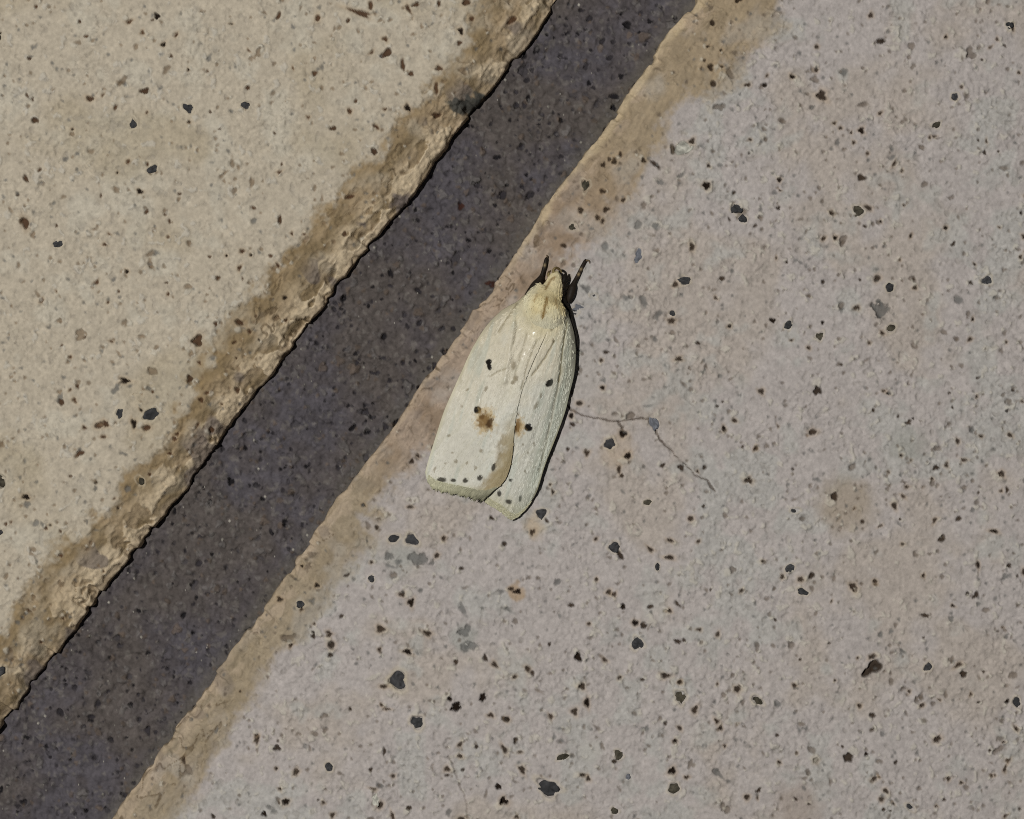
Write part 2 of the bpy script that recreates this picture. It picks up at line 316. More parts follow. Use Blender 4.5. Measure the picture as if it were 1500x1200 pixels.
def build_brick(A, B, side, u_rng, v_hi, step, width, drop, lower, marks, seed, label):
    d, n = frame(A, B, side)
    us = axis_u(u_rng[0], u_rng[1], step, 2600)
    t, core = tails(0.0, v_hi, step, 1500)
    vs_ = np.concatenate([core, core[-1] + t])
    NW = 9
    U, V = np.meshgrid(us, vs_, indexing='ij')
    e = 6.0 * fbm(us, us * 0 + seed, 70, 3) + 2.6 * fbm(us, us * 0 + seed + 9, 30, 4)
    chip = sstep(.25, .45, fbm(us, us * 0 + seed + 23, 26, 2))
    e = e + chip * 3.5
    fall = np.exp(-V / 45)
    X = A[0] + d[0] * U + n[0] * (V + e[:, None] * fall)
    Y = A[1] + d[1] * U + n[1] * (V + e[:, None] * fall)
    wl = width * (1 + .25 * fbm(us, us * 0 + 3 + seed, 160, 2))[:, None]
    q = np.clip(1 - V / wl, 0, 1)
    Z = -drop * q ** 2.1
    Z -= chip[:, None] * (9 if not lower else 4) * sstep(26, 4, V + 8 * fbm(U, V, 12, 2, 3))
    Z += 3.0 * fbm(X, Y, 150, 2, 3 + seed) + 1.3 * fbm(X, Y, 34, 2, 7) + (.35 + 1.3 * sstep(-.35, .4, fbm(X, Y, 70, 3, 51))) * (.9 * fbm(X, Y, 10, 2, 11) + .8 * fbm(X, Y, 4.2, 1, 2))
    # flakes and crevices along the worn arris
    band = sstep(wl * 1.25, wl * .55, V)
    rot = .22 if lower else -.18
    Ur = U + rot * V * 2; Vr = V - rot * U * .35
    wp = 7 * fbm(U, V, 42, 2, 5)
    fl = fbm(Ur * .62 + wp * .5, Vr * 1.15 + wp, 20, 3, seed + 1)
    lowf = fbm(U, V, 75, 2, seed + 6)
    near = sstep(wl * (.70 if not lower else .50), wl * .10, V + 14 * fbm(U, V, 22, 2, 3))
    flake = sstep(-.02, .07, fl + .30 * lowf) * near
    cr_n = fbm(Ur * .5, Vr * 1.1 + wp, 26, 3, seed + 8)
    crev = (1 - sstep(.012, .05, np.abs(cr_n))) * sstep(-.15, .25, lowf + .25 * fbm(U, V, 18, 2, 7)) * band
    fib = fbm(Ur * .38, Vr * 1.5, 7, 3, seed + 4)
    calm = (1 - .6 * sstep(430, 300, U)) if lower else 1.0
    Z += (flake * (5.5 if not lower else 2.2) - crev * 4.0 + band * 1.6 * fib) * calm + band * 3.0 * fbm(U, V, 13, 3, seed + 2) + band * 1.5 * fbm(U, V, 5, 2, seed + 3)
    # ---- colour of the brick itself
    a1 = fbm(X, Y, 120, 3, 1 + seed); a2 = fbm(X, Y, 40, 3, 4 + seed); a3 = fbm(X, Y, 11, 3, 8 + seed)
    if lower:
        C = np.broadcast_to(lin(165, 158, 154), X.shape + (3,)).copy()
        C = mix(C, lin(163, 153, 143), sstep(-.05, .45, a1 + .4 * a2) * .7)
        C = mix(C, lin(163, 161, 156), sstep(.05, .5, a2 - .5 * a1) * .7)
    else:
        C = np.broadcast_to(lin(172, 162, 145), X.shape + (3,)).copy()
        C = mix(C, lin(176, 169, 154), sstep(0, .5, a2) * .7)
        C = mix(C, lin(158, 146, 124), sstep(0, .5, a1) * .6)
    C *= (1 + .12 * a3 + .12 * fbm(X, Y, 4.2, 2, 6))[..., None]
    crumb = sstep(.42, .62, fbm(X, Y, 13, 3, 21))
    C = mix(C, lin(180, 174, 162), crumb * .6); Z += crumb * 2.2
    fk = sstep(.40, .60, fbm(X, Y, 7.5, 2, 33) + .18 * a2)
    C = mix(C, lin(122, 117, 110), fk * .30); Z -= fk * 1.6
    bw = wl * (1.12 if lower else .98) + 30 * a2 + 9 * a3 + 16 * fbm(us, us * 0 + seed + 40, 210, 2)[:, None]
    bw = bw + (34 * sstep(520, 80, U) if lower else 0)
    soft = 16 if lower else 11
    bm = sstep(soft, -soft, V - bw + 6 * fbm(X, Y, 5, 2, 13)) * (1 - .35 * sstep(.0, .5, a2))
    Z -= sstep(10, -6, V - bw) * (.8 if lower else 2.2)
    tn = fbm(U, V * 1.6, 40, 3, seed + 2)
    if lower:
        stain = mix(np.broadcast_to(lin(150, 133, 116), X.shape + (3,)), lin(136, 117, 97), sstep(-.2, .3, tn))
        stain = mix(stain, lin(146, 130, 104), sstep(400, 200, U) * .85)
        stain = mix(stain, lin(140, 128, 104), sstep(760, 900, U) * .7)
    else:
        stain = mix(np.broadcast_to(lin(146, 128, 102), X.shape + (3,)), lin(122, 105, 78), sstep(-.25, .3, tn))
        stain = mix(stain, lin(126, 106, 74), sstep(.45, .95, V / wl) * .7)
    C = mix(C, stain * (1 + .16 * a3 + .22 * fib)[..., None], bm * .92)
    C = mix(C, (lin(192, 175, 148) if not lower else lin(178, 160, 140)) * (1 + .12 * fib)[..., None], flake * (.9 if not lower else .45))
    rim = sstep(9, 2, V + 7 * fbm(U, V, 24, 2, seed + 3))
    C = mix(C, lin(172, 154, 130), rim * .5)
    if lower: C = mix(C, lin(192, 174, 142), sstep(14, 4, V + 9 * fbm(U, V, 24, 3, 44)) * sstep(520, 380, U) * .55)
    C = mix(C, lin(84, 70, 52), crev * .75 * calm)
    grey = sstep(.28, .42, fbm(U, V, 38, 2, seed + 15)) * sstep(wl * .75, wl * .35, V)      # smears of mortar left on the arris
    C = mix(C, lin(104, 95, 90), grey * (.75 if not lower else .35))
    for pts, wdt, dk in (CRACKS if lower else []):
        bx = [p[0] for p in pts]; by = [p[1] for p in pts]
        sel = (X > min(bx) - 8) & (X < max(bx) + 8) & (Y > min(by) - 8) & (Y < max(by) + 8)
        ii = np.where(sel)
        wx = X[ii] + 2.6 * fbm(X[ii], Y[ii], 14, 3, 1); wy = Y[ii] + 2.6 * fbm(X[ii], Y[ii], 14, 3, 6)
        D = seg_dist(wx, wy, pts)
        wv = wdt * (.75 + .6 * fbm(X[ii], Y[ii], 16, 2, 15))
        m = (1 - sstep(wv * .5, wv * 1.35 + .3, D)) * dk
        Z[ii] -= m * 5
        C[ii] = C[ii] * (1 - m[:, None] * .85) + lin(66, 55, 46) * m[:, None] * .85
    if lower:
        for (cx, cy, r, col, s_) in [(590, 818, 34, lin(150, 150, 145), .8), (680, 935, 26, lin(150, 150, 144), .7), (850, 455, 30, lin(160, 158, 155), .6), (905, 660, 34, lin(168, 150, 128), .5), (783, 772, 26, lin(172, 154, 130), .7), (583, 998, 22, lin(168, 157, 136), .7), (865, 1100, 26, lin(168, 165, 158), .7), (845, 545, 60, lin(163, 158, 152), .5), (1240, 740, 60, lin(146, 132, 112), .6), (1330, 655, 40, lin(138, 138, 130), .5), (1170, 1180, 50, lin(142, 128, 116), .5), (755, 868, 14, lin(158, 134, 104), .7)]:
            D = np.hypot(X - cx, Y - cy) + 10 * a2 + 6 * a3
            C = mix(C, col, sstep(r, r * .35, D) * s_)
    keep = dict(PIT)
    if not lower: PIT['p'] = lin(70, 49, 33); PIT['f'] = lin(104, 86, 66)
    stamp(marks, X, Y, Z, C, (us, vs_, A, d, n), np.random.default_rng(seed + 77))
    PIT.update(keep)
    # ---- the side face going down into the joint
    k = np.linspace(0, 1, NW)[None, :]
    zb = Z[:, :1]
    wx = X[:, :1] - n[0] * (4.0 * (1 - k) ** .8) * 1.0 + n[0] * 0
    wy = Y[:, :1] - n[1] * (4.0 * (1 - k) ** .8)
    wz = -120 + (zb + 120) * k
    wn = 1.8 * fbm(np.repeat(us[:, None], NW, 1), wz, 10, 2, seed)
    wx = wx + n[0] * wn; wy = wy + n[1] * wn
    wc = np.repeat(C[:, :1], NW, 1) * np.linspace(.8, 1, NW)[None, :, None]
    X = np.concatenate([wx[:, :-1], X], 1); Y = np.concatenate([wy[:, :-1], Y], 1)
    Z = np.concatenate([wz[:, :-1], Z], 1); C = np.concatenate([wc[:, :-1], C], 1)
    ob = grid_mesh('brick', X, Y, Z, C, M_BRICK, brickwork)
    ob['label'] = label
    # ---- stone grains bedded in the face
    n_g = 0
    rg = np.random.default_rng(seed + 5)
    for (cx, cy, rx, ry, ang, kk) in marks:
        if kk not in 'wgob' or n_g > 200: continue
        w = np.array([cx, cy]) - A
        uc, vc = w @ d, w @ n
        if vc < 4: continue
        qz = max(0.0, 1 - vc / width)
        stone_grain(cx, cy, rx, ry, ang, kk, -drop * qz ** 2.1 + 1.0, ob, rg); n_g += 1
    return ob

def stone_grain(cx, cy, rx, ry, ang, kk, z0, parent, rg):
    nseg, rings = 12, 4
    q = rg.random(8)
    a = math.radians(ang); ca, sa = math.cos(a), math.sin(a)
    rm = min(rx, ry)
    tilt = (rg.random(2) - .5) * .9
    co = []; 
    prof = [(1.06, -1.0), (1.0, -.35), (.80, -.30), (.5, -.22)]
    for (f, h) in prof:
        for i in range(nseg):
            th = 2 * math.pi * i / nseg
            wob = 1 + .16 * math.cos(2 * th + 6.28 * q[0]) * q[3] + .20 * math.cos(3 * th + 6.28 * q[1]) * q[4] + .10 * math.cos(5 * th + 6.28 * q[2])
            px, py = rx * f * wob * math.cos(th), ry * f * wob * math.sin(th)
            z = z0 + h * rm * .75 + (px * tilt[0] + py * tilt[1]) * (.5 if f < 1 else 0) + (rg.random() - .5) * .07 * rm
            co.append(W(cx + px * ca - py * sa, cy + px * sa + py * ca, z))
    co.append(W(cx, cy, z0 - .12 * rm))
    fs = []
    for r in range(3):
        for i in range(nseg):
            j = (i + 1) % nseg
            fs.append((r * nseg + j, r * nseg + i, (r + 1) * nseg + i, (r + 1) * nseg + j))
    for i in range(nseg):
        fs.append((3 * nseg + (i + 1) % nseg, 3 * nseg + i, 4 * nseg))
    base = {'g': lin(54, 54, 55), 'o': lin(66, 62, 52), 'b': lin(100, 102, 108), 'w': lin(160, 158, 148)}[kk] * (0.75 + .5 * rg.random())
    C = np.repeat(base[None], len(co), 0) * (.55 + .9 * rg.random((len(co), 1)))
    ob = raw_mesh('stone_grain', co, fs, C, M_GRAIN, parent)
    return ob

brick_low = build_brick(LA, LB, -1 if frame(LA, LB, 1)[1][0] < 0 else 1, (-330, 1530), 1130, 1.65, 62, 22, True, LOW_ALL, 3, 'greyish pink brick face under the moth, speckled with dark pits and grains')
brick_up = build_brick(UA, UB, -1 if frame(UA, UB, 1)[1][0] > 0 else 1, (-60, 1390), 700, 1.65, 84, 34, False, UPP_ALL, 8, 'cream brick across the joint with a flaking brown edge')

def build_mortar():
    d, n = frame(UA, UB, -1 if frame(UA, UB, 1)[1][0] < 0 else 1)     # n points at the lower brick
    us = axis_u(-120, 1560, 1.65, 2500)
    vs_ = np.arange(-24, 330, 1.65)
    vs_ = np.concatenate([vs_, [345, 370, 410, 470]])
    U, V = np.meshgrid(us, vs_, indexing='ij')
    X = UA[0] + d[0] * U + n[0] * V; Y = UA[1] + d[1] * U + n[1] * V
    Z = -60 + 4 * fbm(X, Y, 130, 2, 2) + 3.0 * fbm(X, Y, 30, 3, 5) + 2.6 * fbm(X, Y, 11, 2, 3) + 1.5 * fbm(X, Y, 4.5, 1, 4)
    vl = vline(LA, LB, X, Y, 1) * (1 if frame(LA, LB, 1)[1][0] > 0 else -1)
    Z += 9 * sstep(-34, 0, vl) + 5 * sstep(40, 0, V)                  # mortar tooled slightly hollow
    a1 = fbm(X, Y, 90, 3, 9); a2 = fbm(X, Y, 16, 3, 3); a3 = fbm(X, Y, 6, 2, 12)
    C = np.broadcast_to(lin(79, 74, 75), X.shape + (3,)).copy()
    C = mix(C, lin(82, 76, 73), sstep(-.1, .4, a1))
    C = mix(C, lin(78, 75, 80), sstep(.0, .5, -a1 + .4 * a2) * .7)
    C = mix(C, lin(104, 99, 94), sstep(.35, .6, fbm(X, Y, 9, 2, 19)) * .5)
    C *= (1 + .20 * a2 + .22 * a3)[..., None]
    C = mix(C, lin(88, 84, 76), sstep(-26, -4, vl) * .5)
    r = np.random.default_rng(41)
    marks = list(MOR)
    for i in range(1500):
        u = -100 + r.random() * 1640; v = 3 + r.random() * 270
        x = UA[0] + d[0] * u + n[0] * v; y = UA[1] + d[1] * u + n[1] * v
        rr = 1.2 + 1.0 * r.exponential(.7)
        marks.append((x, y, rr * (1 + .6 * r.random()), rr, r.random() * 180, 'ppkff'[int(r.random() * 5)]))
    for i in range(1500):
        u = -100 + r.random() * 1640; v = 3 + r.random() * 270
        rr = 1.6 + 1.6 * r.exponential(.6)
        marks.append((UA[0] + d[0] * u + n[0] * v, UA[1] + d[1] * u + n[1] * v, rr * (1 + .5 * r.random()), rr, r.random() * 180, 'hhj'[int(r.random() * 3)]))
    keep = dict(PIT)
    PIT['p'] = lin(48, 45, 48); PIT['k'] = lin(30, 28, 30); PIT['f'] = lin(60, 57, 60)
    stamp([m for m in marks], X, Y, Z, C, (us, vs_, UA, d, n), np.random.default_rng(4), rust=False)
    PIT.update(keep)
    # pale sand grains
    for i in range(260):
        u = -100 + r.random() * 1640; v = 3 + r.random() * 270
        i0 = np.searchsorted(us, u); j0 = np.searchsorted(vs_, v); s_ = 1 if r.random() < .75 else 2
        Z[i0:i0 + s_, j0:j0 + s_] += 2.0
        C[i0:i0 + s_, j0:j0 + s_] = lin(165, 160, 150) * (.35 + .65 * r.random() ** 2)
    ob = grid_mesh('mortar', X, Y, Z, C, M_MORTAR, brickwork)
    ob['label'] = 'dark grey sandy mortar sunk between the two bricks'
    return ob
build_mortar()

# ------------------------------------------------------------------ the moth
moth = empty('moth', W(760, 600, 0))
moth['label'] = 'cream white moth with black dots on its folded wings, resting on the brick'
moth['category'] = 'moth'
bpy.context.view_layer.update()
MINV = moth.matrix_world.inverted()
def adopt(ob, parent=moth):
    ob.parent = parent
    if parent is moth: ob.matrix_parent_inverse = MINV.copy()      # parts of a part already sit in their parent's space
    return ob

def spline(pts, k):
    p = np.array(pts, float)
    p = np.vstack([2 * p[0] - p[1], p, 2 * p[-1] - p[-2]])
    out = []
    for i in range(1, len(p) - 2):
        t = np.linspace(0, 1, 24, endpoint=False)[:, None]
        out.append(.5 * ((2 * p[i]) + (-p[i - 1] + p[i + 1]) * t + (2 * p[i - 1] - 5 * p[i] + 4 * p[i + 1] - p[i + 2]) * t ** 2 + (-p[i - 1] + 3 * p[i] - 3 * p[i + 1] + p[i + 2]) * t ** 3))
    out = np.vstack(out + [p[-2][None]])
    L = np.concatenate([[0], np.cumsum(np.linalg.norm(np.diff(out, axis=0), axis=1))])
    s = np.linspace(0, L[-1], k)
    return np.stack([np.interp(s, L, out[:, c]) for c in range(out.shape[1])], 1)

def coons(costa, termen, inner, base, nt, ns):
    """costa and inner run base->tip, base and termen run costa->inner"""
    c = spline(costa, nt); i = spline(inner, nt); b = spline(base, ns); t = spline(termen, ns)
    T = np.linspace(0, 1, nt)[:, None, None]; Q = np.linspace(0, 1, ns)[None, :, None]
    P = (1 - Q) * c[:, None] + Q * i[:, None] + (1 - T) * b[None] + T * t[None]
    P -= (1 - T) * (1 - Q) * b[0] + (1 - T) * Q * b[-1] + T * (1 - Q) * t[0] + T * Q * t[-1]
    return P[..., 0], P[..., 1], np.broadcast_to(T[..., 0], P.shape[:2]), np.broadcast_to(Q[..., 0], P.shape[:2])

def blob(C, X, Y, cx, cy, rx, ry, ang, col, f=1.0, soft=.35, seed=0):
    a = math.radians(ang); ca, sa = math.cos(a), math.sin(a)
    dx, dy = X - cx, Y - cy
    px = (dx * ca + dy * sa) / rx; py = (-dx * sa + dy * ca) / ry
    rr = np.hypot(px, py) * (1 + .14 * fbm(X, Y, max(rx, ry), 2, seed + cx * .1))
    rr = rr + (.55 if seed else .10) * fbm(X, Y, 4.0, 2, seed)
    return mix(C, col, (1 - sstep(1 - soft, 1 + soft, rr)) * f)

BLACK = lin(22, 18, 14); BROWN = lin(112, 82, 40); GREY = lin(78, 74, 64)
def wing_colour(X, Y, T, Q, left):
    a = fbm(X, Y, 60, 3, 2); b = fbm(X, Y, 9, 3, 7); st = fbm(X + .28 * Y * 3, Y * .28, 5, 3, 4)
    C = np.broadcast_to(lin(199, 195, 181), X.shape + (3,)).copy()
    C = mix(C, lin(203, 193, 168), sstep(640, 470, Y + 40 * a) * .75)
    C = mix(C, lin(188, 188, 177), sstep(-.1, .4, a + .3 * b) * .5)
    C = mix(C, lin(174, 170, 150), sstep(.10, .55, st) * .35)
    C = mix(C, lin(170, 176, 164), sstep(.15, .5, fbm(X + .28 * Y, Y * .16, 9, 2, 31)) * .45)
    C *= .95 * (1 + .06 * b + .05 * st)[..., None]
    C = mix(C, lin(198, 187, 152), sstep(.16, .02, T + .03 * b) * .75)
    if left:
        C = mix(C, lin(190, 182, 150), sstep(.10, .0, Q) * .5)
        # brown flush along the inner margin towards the tip
        D = seg_dist(X, Y, [(757, 600), (752, 640), (748, 672), (740, 694), (722, 716), (708, 728)])
        C = mix(C, lin(116, 100, 72), sstep(27, 5, D + 8 * b + 9 * st) * sstep(600, 665, Y) * .92)
        C = mix(C, lin(168, 154, 118), sstep(26, 4, D + 6 * b) * sstep(590, 650, Y) * .5)
        tip = sstep(.95, 1.0, T + .012 * b + .01 * st)
        C = mix(C, lin(172, 170, 142), tip * .8)
        for (x, y, rx, ry, an) in [(716, 531, 4.4, 4.4, 0), (717, 538, 3.2, 5.4, -10), (700, 600.5, 5.8, 5.8, 0)]:
            C = blob(C, X, Y, x, y, rx, ry, an, BLACK, 1, .22)
        C = blob(C, X, Y, 711, 616, 14, 17, -10, lin(176, 152, 104), .75, .5, 9)
        C = blob(C, X, Y, 711, 616, 9.5, 12.5, -10, BROWN, .85, .4, 3)
        C = blob(C, X, Y, 717, 620, 4, 7, 15, lin(64, 42, 18), .9, .5, 5)
        C = blob(C, X, Y, 706, 611, 4, 4, 0, lin(86, 60, 24), .7, .5, 2)
        for (x, y, rx, ry, an) in [(647, 703, 6.4, 3.8, 0), (664, 703.5, 4.4, 2.6, 0), (682, 704, 4.2, 3.4, -20), (703, 699.5, 4, 4.4, 20), (723, 684, 2.8, 6, 12), (640, 722, 3.2, 3, 30), (685, 727, 3, 4.4, 0)]:
            C = blob(C, X, Y, x, y, rx, ry, an, lin(46, 42, 34), .92, .35)
        for (x, y, rx, ry, an) in [(658, 638, 2.8, 2, -15), (705, 660, 2.8, 2.8, 0), (668, 676, 2.4, 2.4, 0), (697, 685, 2.4, 2.6, 0), (637, 687, 2, 4.4, 35), (677, 595.5, 1.5, 2, 0), (685, 571, 3, 1.4, -40), (663, 663, 2, 1.6, 0), (712, 570, 2, 4, 25), (684, 678, 2, 2, 0), (652, 679, 1.6, 1.6, 0), (757, 555, 2, 4, 10), (752, 536, 3.4, 7, 0), (754, 556, 2.4, 6, 15), (751, 561, 3, 2.4, 0)]:
            C = blob(C, X, Y, x, y, rx, ry, an, lin(112, 98, 70), .6, .5)
    else:
        C = mix(C, lin(176, 170, 132), sstep(.07, .0, Q) * .55)
        C = mix(C, lin(174, 170, 142), sstep(.90, 1.0, T + .03 * b) * .8)
        for (x, y, rx, ry, an) in [(804, 562, 6, 4.4, -35), (807, 559, 3.4, 3.4, 0), (773.5, 626, 6, 5.6, 0)]:
            C = blob(C, X, Y, x, y, rx, ry, an, BLACK, 1, .22)
        C = blob(C, X, Y, 760, 626, 7.5, 13, 5, lin(170, 144, 96), .8, .5, 9)
        C = blob(C, X, Y, 757, 624, 4.5, 9.5, 5, BROWN, .85, .45, 3)
        C = blob(C, X, Y, 755, 628, 2.4, 6, 0, lin(70, 48, 20), .8, .5)
        for (x, y, rx, ry, an) in [(731.5, 723, 3, 4.2, 0), (745, 734.5, 4.6, 3.2, 30), (762, 730, 2, 4.6, 5), (748, 703, 2.6, 2.4, 0)]:
            C = blob(C, X, Y, x, y, rx, ry, an, lin(44, 40, 34), .92, .35)
        for (x, y, rx, ry, an) in [(785, 594, 2.6, 6.4, 25), (792, 580, 2, 4.4, 15), (766, 651, 1.6, 2, 0), (782, 650, 1.6, 3, 15), (793, 659, 1.6, 3, 10), (773, 663, 1.4, 2, 0), (769, 690, 1.8, 2.4, 0), (808, 482, 2.4, 5, 10), (810, 500, 2.2, 3.4, 10), (759, 606, 2, 3, 0), (782, 684, 1.6, 1.6, 0)]:
            C = blob(C, X, Y, x, y, rx, ry, an, lin(100, 88, 64), .6, .5)
        C = mix(C, lin(166, 172, 156), sstep(.55, .15, Q) * .55)
        C = mix(C, lin(160, 152, 116), sstep(.09, .02, Q + .05 * st) * sstep(.35, .7, T) * .5)
        for x in (.18, .30):
            C = mix(C, lin(150, 156, 142), np.exp(-((Q - x - .05 * np.sin(T * 3)) / .022) ** 2) * .5 * sstep(.05, .2, T) * sstep(.95, .6, T))
    return C

def grooves(X, Y, Z, C, lines):
    for pts, w, h, dark in lines:
        D = seg_dist(X + 1.0 * fbm(X, Y, 14, 2, 3), Y, pts)
        xs = [p[0] for p in pts]
        m = np.exp(-(D / w) ** 2)
        Z = Z + h * m
        if dark: C = mix(C, lin(122, 110, 78), np.exp(-(D / (w * .8)) ** 2) * dark)
    return Z, C

COSTA_L = [(769, 433), (757, 443), (744, 450), (731, 459), (712, 479), (693, 509), (676, 545), (662, 576), (650, 604), (637, 644), (627, 676), (623, 692)]
COSTA_R = [(829, 452), (833, 464), (840, 487), (843, 515), (841, 547), (834, 577), (828, 602), (816, 636), (798, 682), (787, 718), (776, 738)]
_cl = [tuple(p) for p in spline([(812, 405), (790, 420)] + COSTA_L + [(618, 712), (612, 740)], 60)]
_cr = [tuple(p) for p in spline([(818, 405), (824, 428)] + COSTA_R + [(764, 756), (750, 780)], 60)]
def moth_height(X, Y):
    t = np.clip(((X - 800) * -110 + (Y - 440) * 300) / 319.5 ** 2, 0, 1.1)
    dl = seg_dist(X, Y, _cl); dr = seg_dist(X, Y, _cr)
    w = dl / (dl + dr + 1e-6)
    zl = 8 + 27 * np.clip(1 - t * 1.15, 0, 1) ** 2; zr = 20 - 7 * t
    dome = (33 - 17 * t) * (.78 + .22 * sstep(.02, .15, t))
    H = zl * (1 - w) + zr * w + dome * (1 - np.abs(2 * w - 1) ** (2.3 + 2.2 * np.clip(1 - 2 * t, 0, 1)))
    return H + 1.3 * fbm(X, Y * .5, 36, 2, 6) + 1.3 * fbm(X + .37 * Y, Y * .17, 11, 2, 16) + .4 * fbm(X, Y, 6, 2, 3)
def glossy(X, Y, lines):
    g = np.zeros(X.shape, np.float32)
    nz = fbm(X, Y, 6, 2, 14)
    for pts, w in lines:
        D = seg_dist(X, Y, pts)
        g = np.maximum(g, sstep(w, w * .3, D + 2.5 * nz))
    return g * sstep(-.25, .35, fbm(X, Y, 3.2, 2, 24)) * sstep(7, 11, np.hypot(X - 700, Y - 600.5))
def make_wing(left):
    if left:
        costa = COSTA_L
        termen = [(623, 692), (626, 703), (638, 711), (660, 716), (684, 720), (706, 723), (726, 716)]
        inner = [(803, 482), (794, 502), (781, 530), (768, 562), (758, 597), (753, 635), (751, 663), (746, 688), (738, 705), (726, 716)]
        base = [(771, 434), (774, 452), (786, 470), (803, 480)]
    else:
        costa = COSTA_R
        termen = [(776, 738), (766, 749), (757, 757), (747, 759), (732, 747), (714, 736), (694, 720)]
        inner = [(792, 480), (774, 510), (756, 550), (742, 595), (732, 640), (716, 690), (694, 720)]
        base = [(829, 452), (824, 466), (812, 475), (792, 480)]
    nt, ns = 300, 190
    X, Y, T, Q = coons(costa, termen, inner, base, nt, ns)
    Z = moth_height(X, Y)
    if left:
        Z = Z + 2.6 + 3.0 * sstep(.55, .95, T) * sstep(.5, 1, Q) - 4.5 * sstep(.07, 0, T)
        k_ = sstep(.62, 1.0, T) * sstep(.85, .40, Q)
        Z = Z * (1 - .78 * k_) + 4 * k_
    else:
        Z = Z - 2.5 * sstep(.07, 0, T) - 5 * sstep(.86, 1.0, T)
    for q in (.16, .31, .47, .63, .79):
        c = q + .06 * np.sin(T * 2.6 + q * 9)
        Z = Z + .35 * np.exp(-((Q - c) / .02) ** 2) * sstep(.05, .2, T) * sstep(.95, .7, T)
    C = wing_colour(X, Y, T, Q, left)
    if left:
        Z, C = grooves(X, Y, Z, C, [([(753, 474), (747, 510), (742, 545), (740, 560)], 3.6, 2.2, 0), ([(757, 446), (744, 466), (731, 487)], 2.0, -1.6, .55), ([(741, 541), (728, 546), (718, 552)], 1.4, -1.0, .5), ([(735, 470), (726, 490)], 2.4, 1.6, 0),
                                    ([(693, 505), (682, 530), (676, 556)], 3.0, 1.4, 0), ([(713, 560), (704, 580), (702, 594)], 3.0, 1.6, 0), ([(786, 500), (772, 535), (764, 570)], 1.6, -1.0, .5), ([(772, 492), (760, 530), (752, 556)], 1.6, -.8, .35), ([(755, 452), (757, 480), (752, 505)], 1.6, -.8, .3)])
        G = glossy(X, Y, [([(753, 474), (747, 510), (742, 545), (740, 560)], 4.2), ([(689, 512), (682, 530), (677, 545)], 3.0), ([(712, 560), (706, 574)], 3.4), ([(702, 585), (701, 596)], 3.0), ([(764, 483), (782, 491)], 9), ([(768, 503), (776, 514), (766, 530)], 7), ([(790, 496), (783, 508)], 5), ([(730, 484), (722, 496)], 3.2), ([(668, 676), (670, 677)], 1.6)])
    else:
        Z, C = grooves(X, Y, Z, C, [([(830, 470), (827, 490), (823, 520), (818, 560)], 1.6, -2.4, .75), ([(811, 502), (798, 526), (779, 550)], 1.6, -2.0, .6), ([(822, 470), (806, 480), (790, 486)], 1.6, -1.2, .5), ([(834, 480), (837, 500), (836, 530)], 2.4, 1.6, 0), ([(823, 540), (812, 590), (800, 650), (790, 690)], 2.2, -1.4, .35)])
        G = glossy(X, Y, [([(834, 478), (837, 500), (836, 530)], 2.5), ([(818, 597), (815, 606)], 2.5), ([(795, 490), (805, 484)], 4)])
    G = np.maximum(G, .36 * sstep(.5, 1.1, C.sum(2)))              # satin sheen, but not on the black dots
    ob = grid_mesh('forewing', X, Y, Z, C, M_WING, gloss=G)
    adopt(ob)
    sm = ob.modifiers.new('thickness', 'SOLIDIFY'); sm.thickness = 1.4 * S; sm.offset = -1
    ob['label'] = 'left forewing lying over the other one' if left else 'right forewing partly under the left one'
    WING_GRID[ob.name] = (X, Y, Z, C, G)
    return ob, X, Y, Z
WING_GRID = {}
wing_l, XL, YL, ZL = make_wing(True)
wing_r, XR, YR, ZR = make_wing(False)

# fringe of scale hairs along the wing tips
def fringe(X, Y, Z, q0, q1, count, ln, seed, wing, tone):
    r = np.random.default_rng(seed)
    co = []; fs = []; cc = []
    nt, ns = X.shape
    for i in range(count):
        q = q0 + (q1 - q0) * (i + r.random()) / count
        j = q * (ns - 1); j0 = int(min(j, ns - 2)); f = j - j0
        g = lambda A, k: A[k, j0] * (1 - f) + A[k, j0 + 1] * f
        k = nt - 1 - int(r.random() * 9)
        p = np.array([g(X, k), g(Y, k), g(Z, k) + .5]); b = np.array([g(X, nt - 16), g(Y, nt - 16), g(Z, nt - 16)])
        d = p - b; d /= np.linalg.norm(d[:2])
        tw = (r.random() - .5) * .35 + .12 * math.sin(q * 40)
        d = np.array([d[0] - d[1] * tw, d[1] + d[0] * tw, -.22 + .16 * r.random()])
        L = ln(q) * (.50 + .50 * r.random() + .35 * max(0, math.sin(q * 97) * math.sin(q * 41))); w = .7 + .5 * r.random()
        s = np.array([-d[1], d[0], 0]) * w
        m = p + d * L * .6; t = p + d * L + np.array([0, 0, -1.0])
        n0 = len(co)
        co += [W(*(p - s)), W(*(p + s)), W(*(m + s * .9)), W(*(m - s * .9)), W(*t)]
        fs += [(n0, n0 + 1, n0 + 2, n0 + 3), (n0 + 3, n0 + 2, n0 + 4)]
        c0, c1 = tone(p[0], p[1])
        v = .74 + .40 * r.random()
        cc += [c0 * v, c0 * v, (c0 + c1) * .5 * v, (c0 + c1) * .5 * v, c1 * v]
    ob = raw_mesh('wing_fringe', co, fs, np.array(cc), M_BODY, smooth=False)
    adopt(ob, wing)
    ob['kind'] = 'stuff'
    return ob
def tone_l(x, y):
    k = min(max((x - 640) / 70, 0), 1)
    return lin(182, 179, 152) * (1 - .42 * k), lin(148, 146, 118) * (1 - .62 * k)
fringe(XL, YL, ZL, .10, .97, 900, lambda q: 9.5 + 6 * math.exp(-((q - .85) / .12) ** 2) - 6 * math.exp(-((q - .1) / .10) ** 2), 3, wing_l, tone_l)
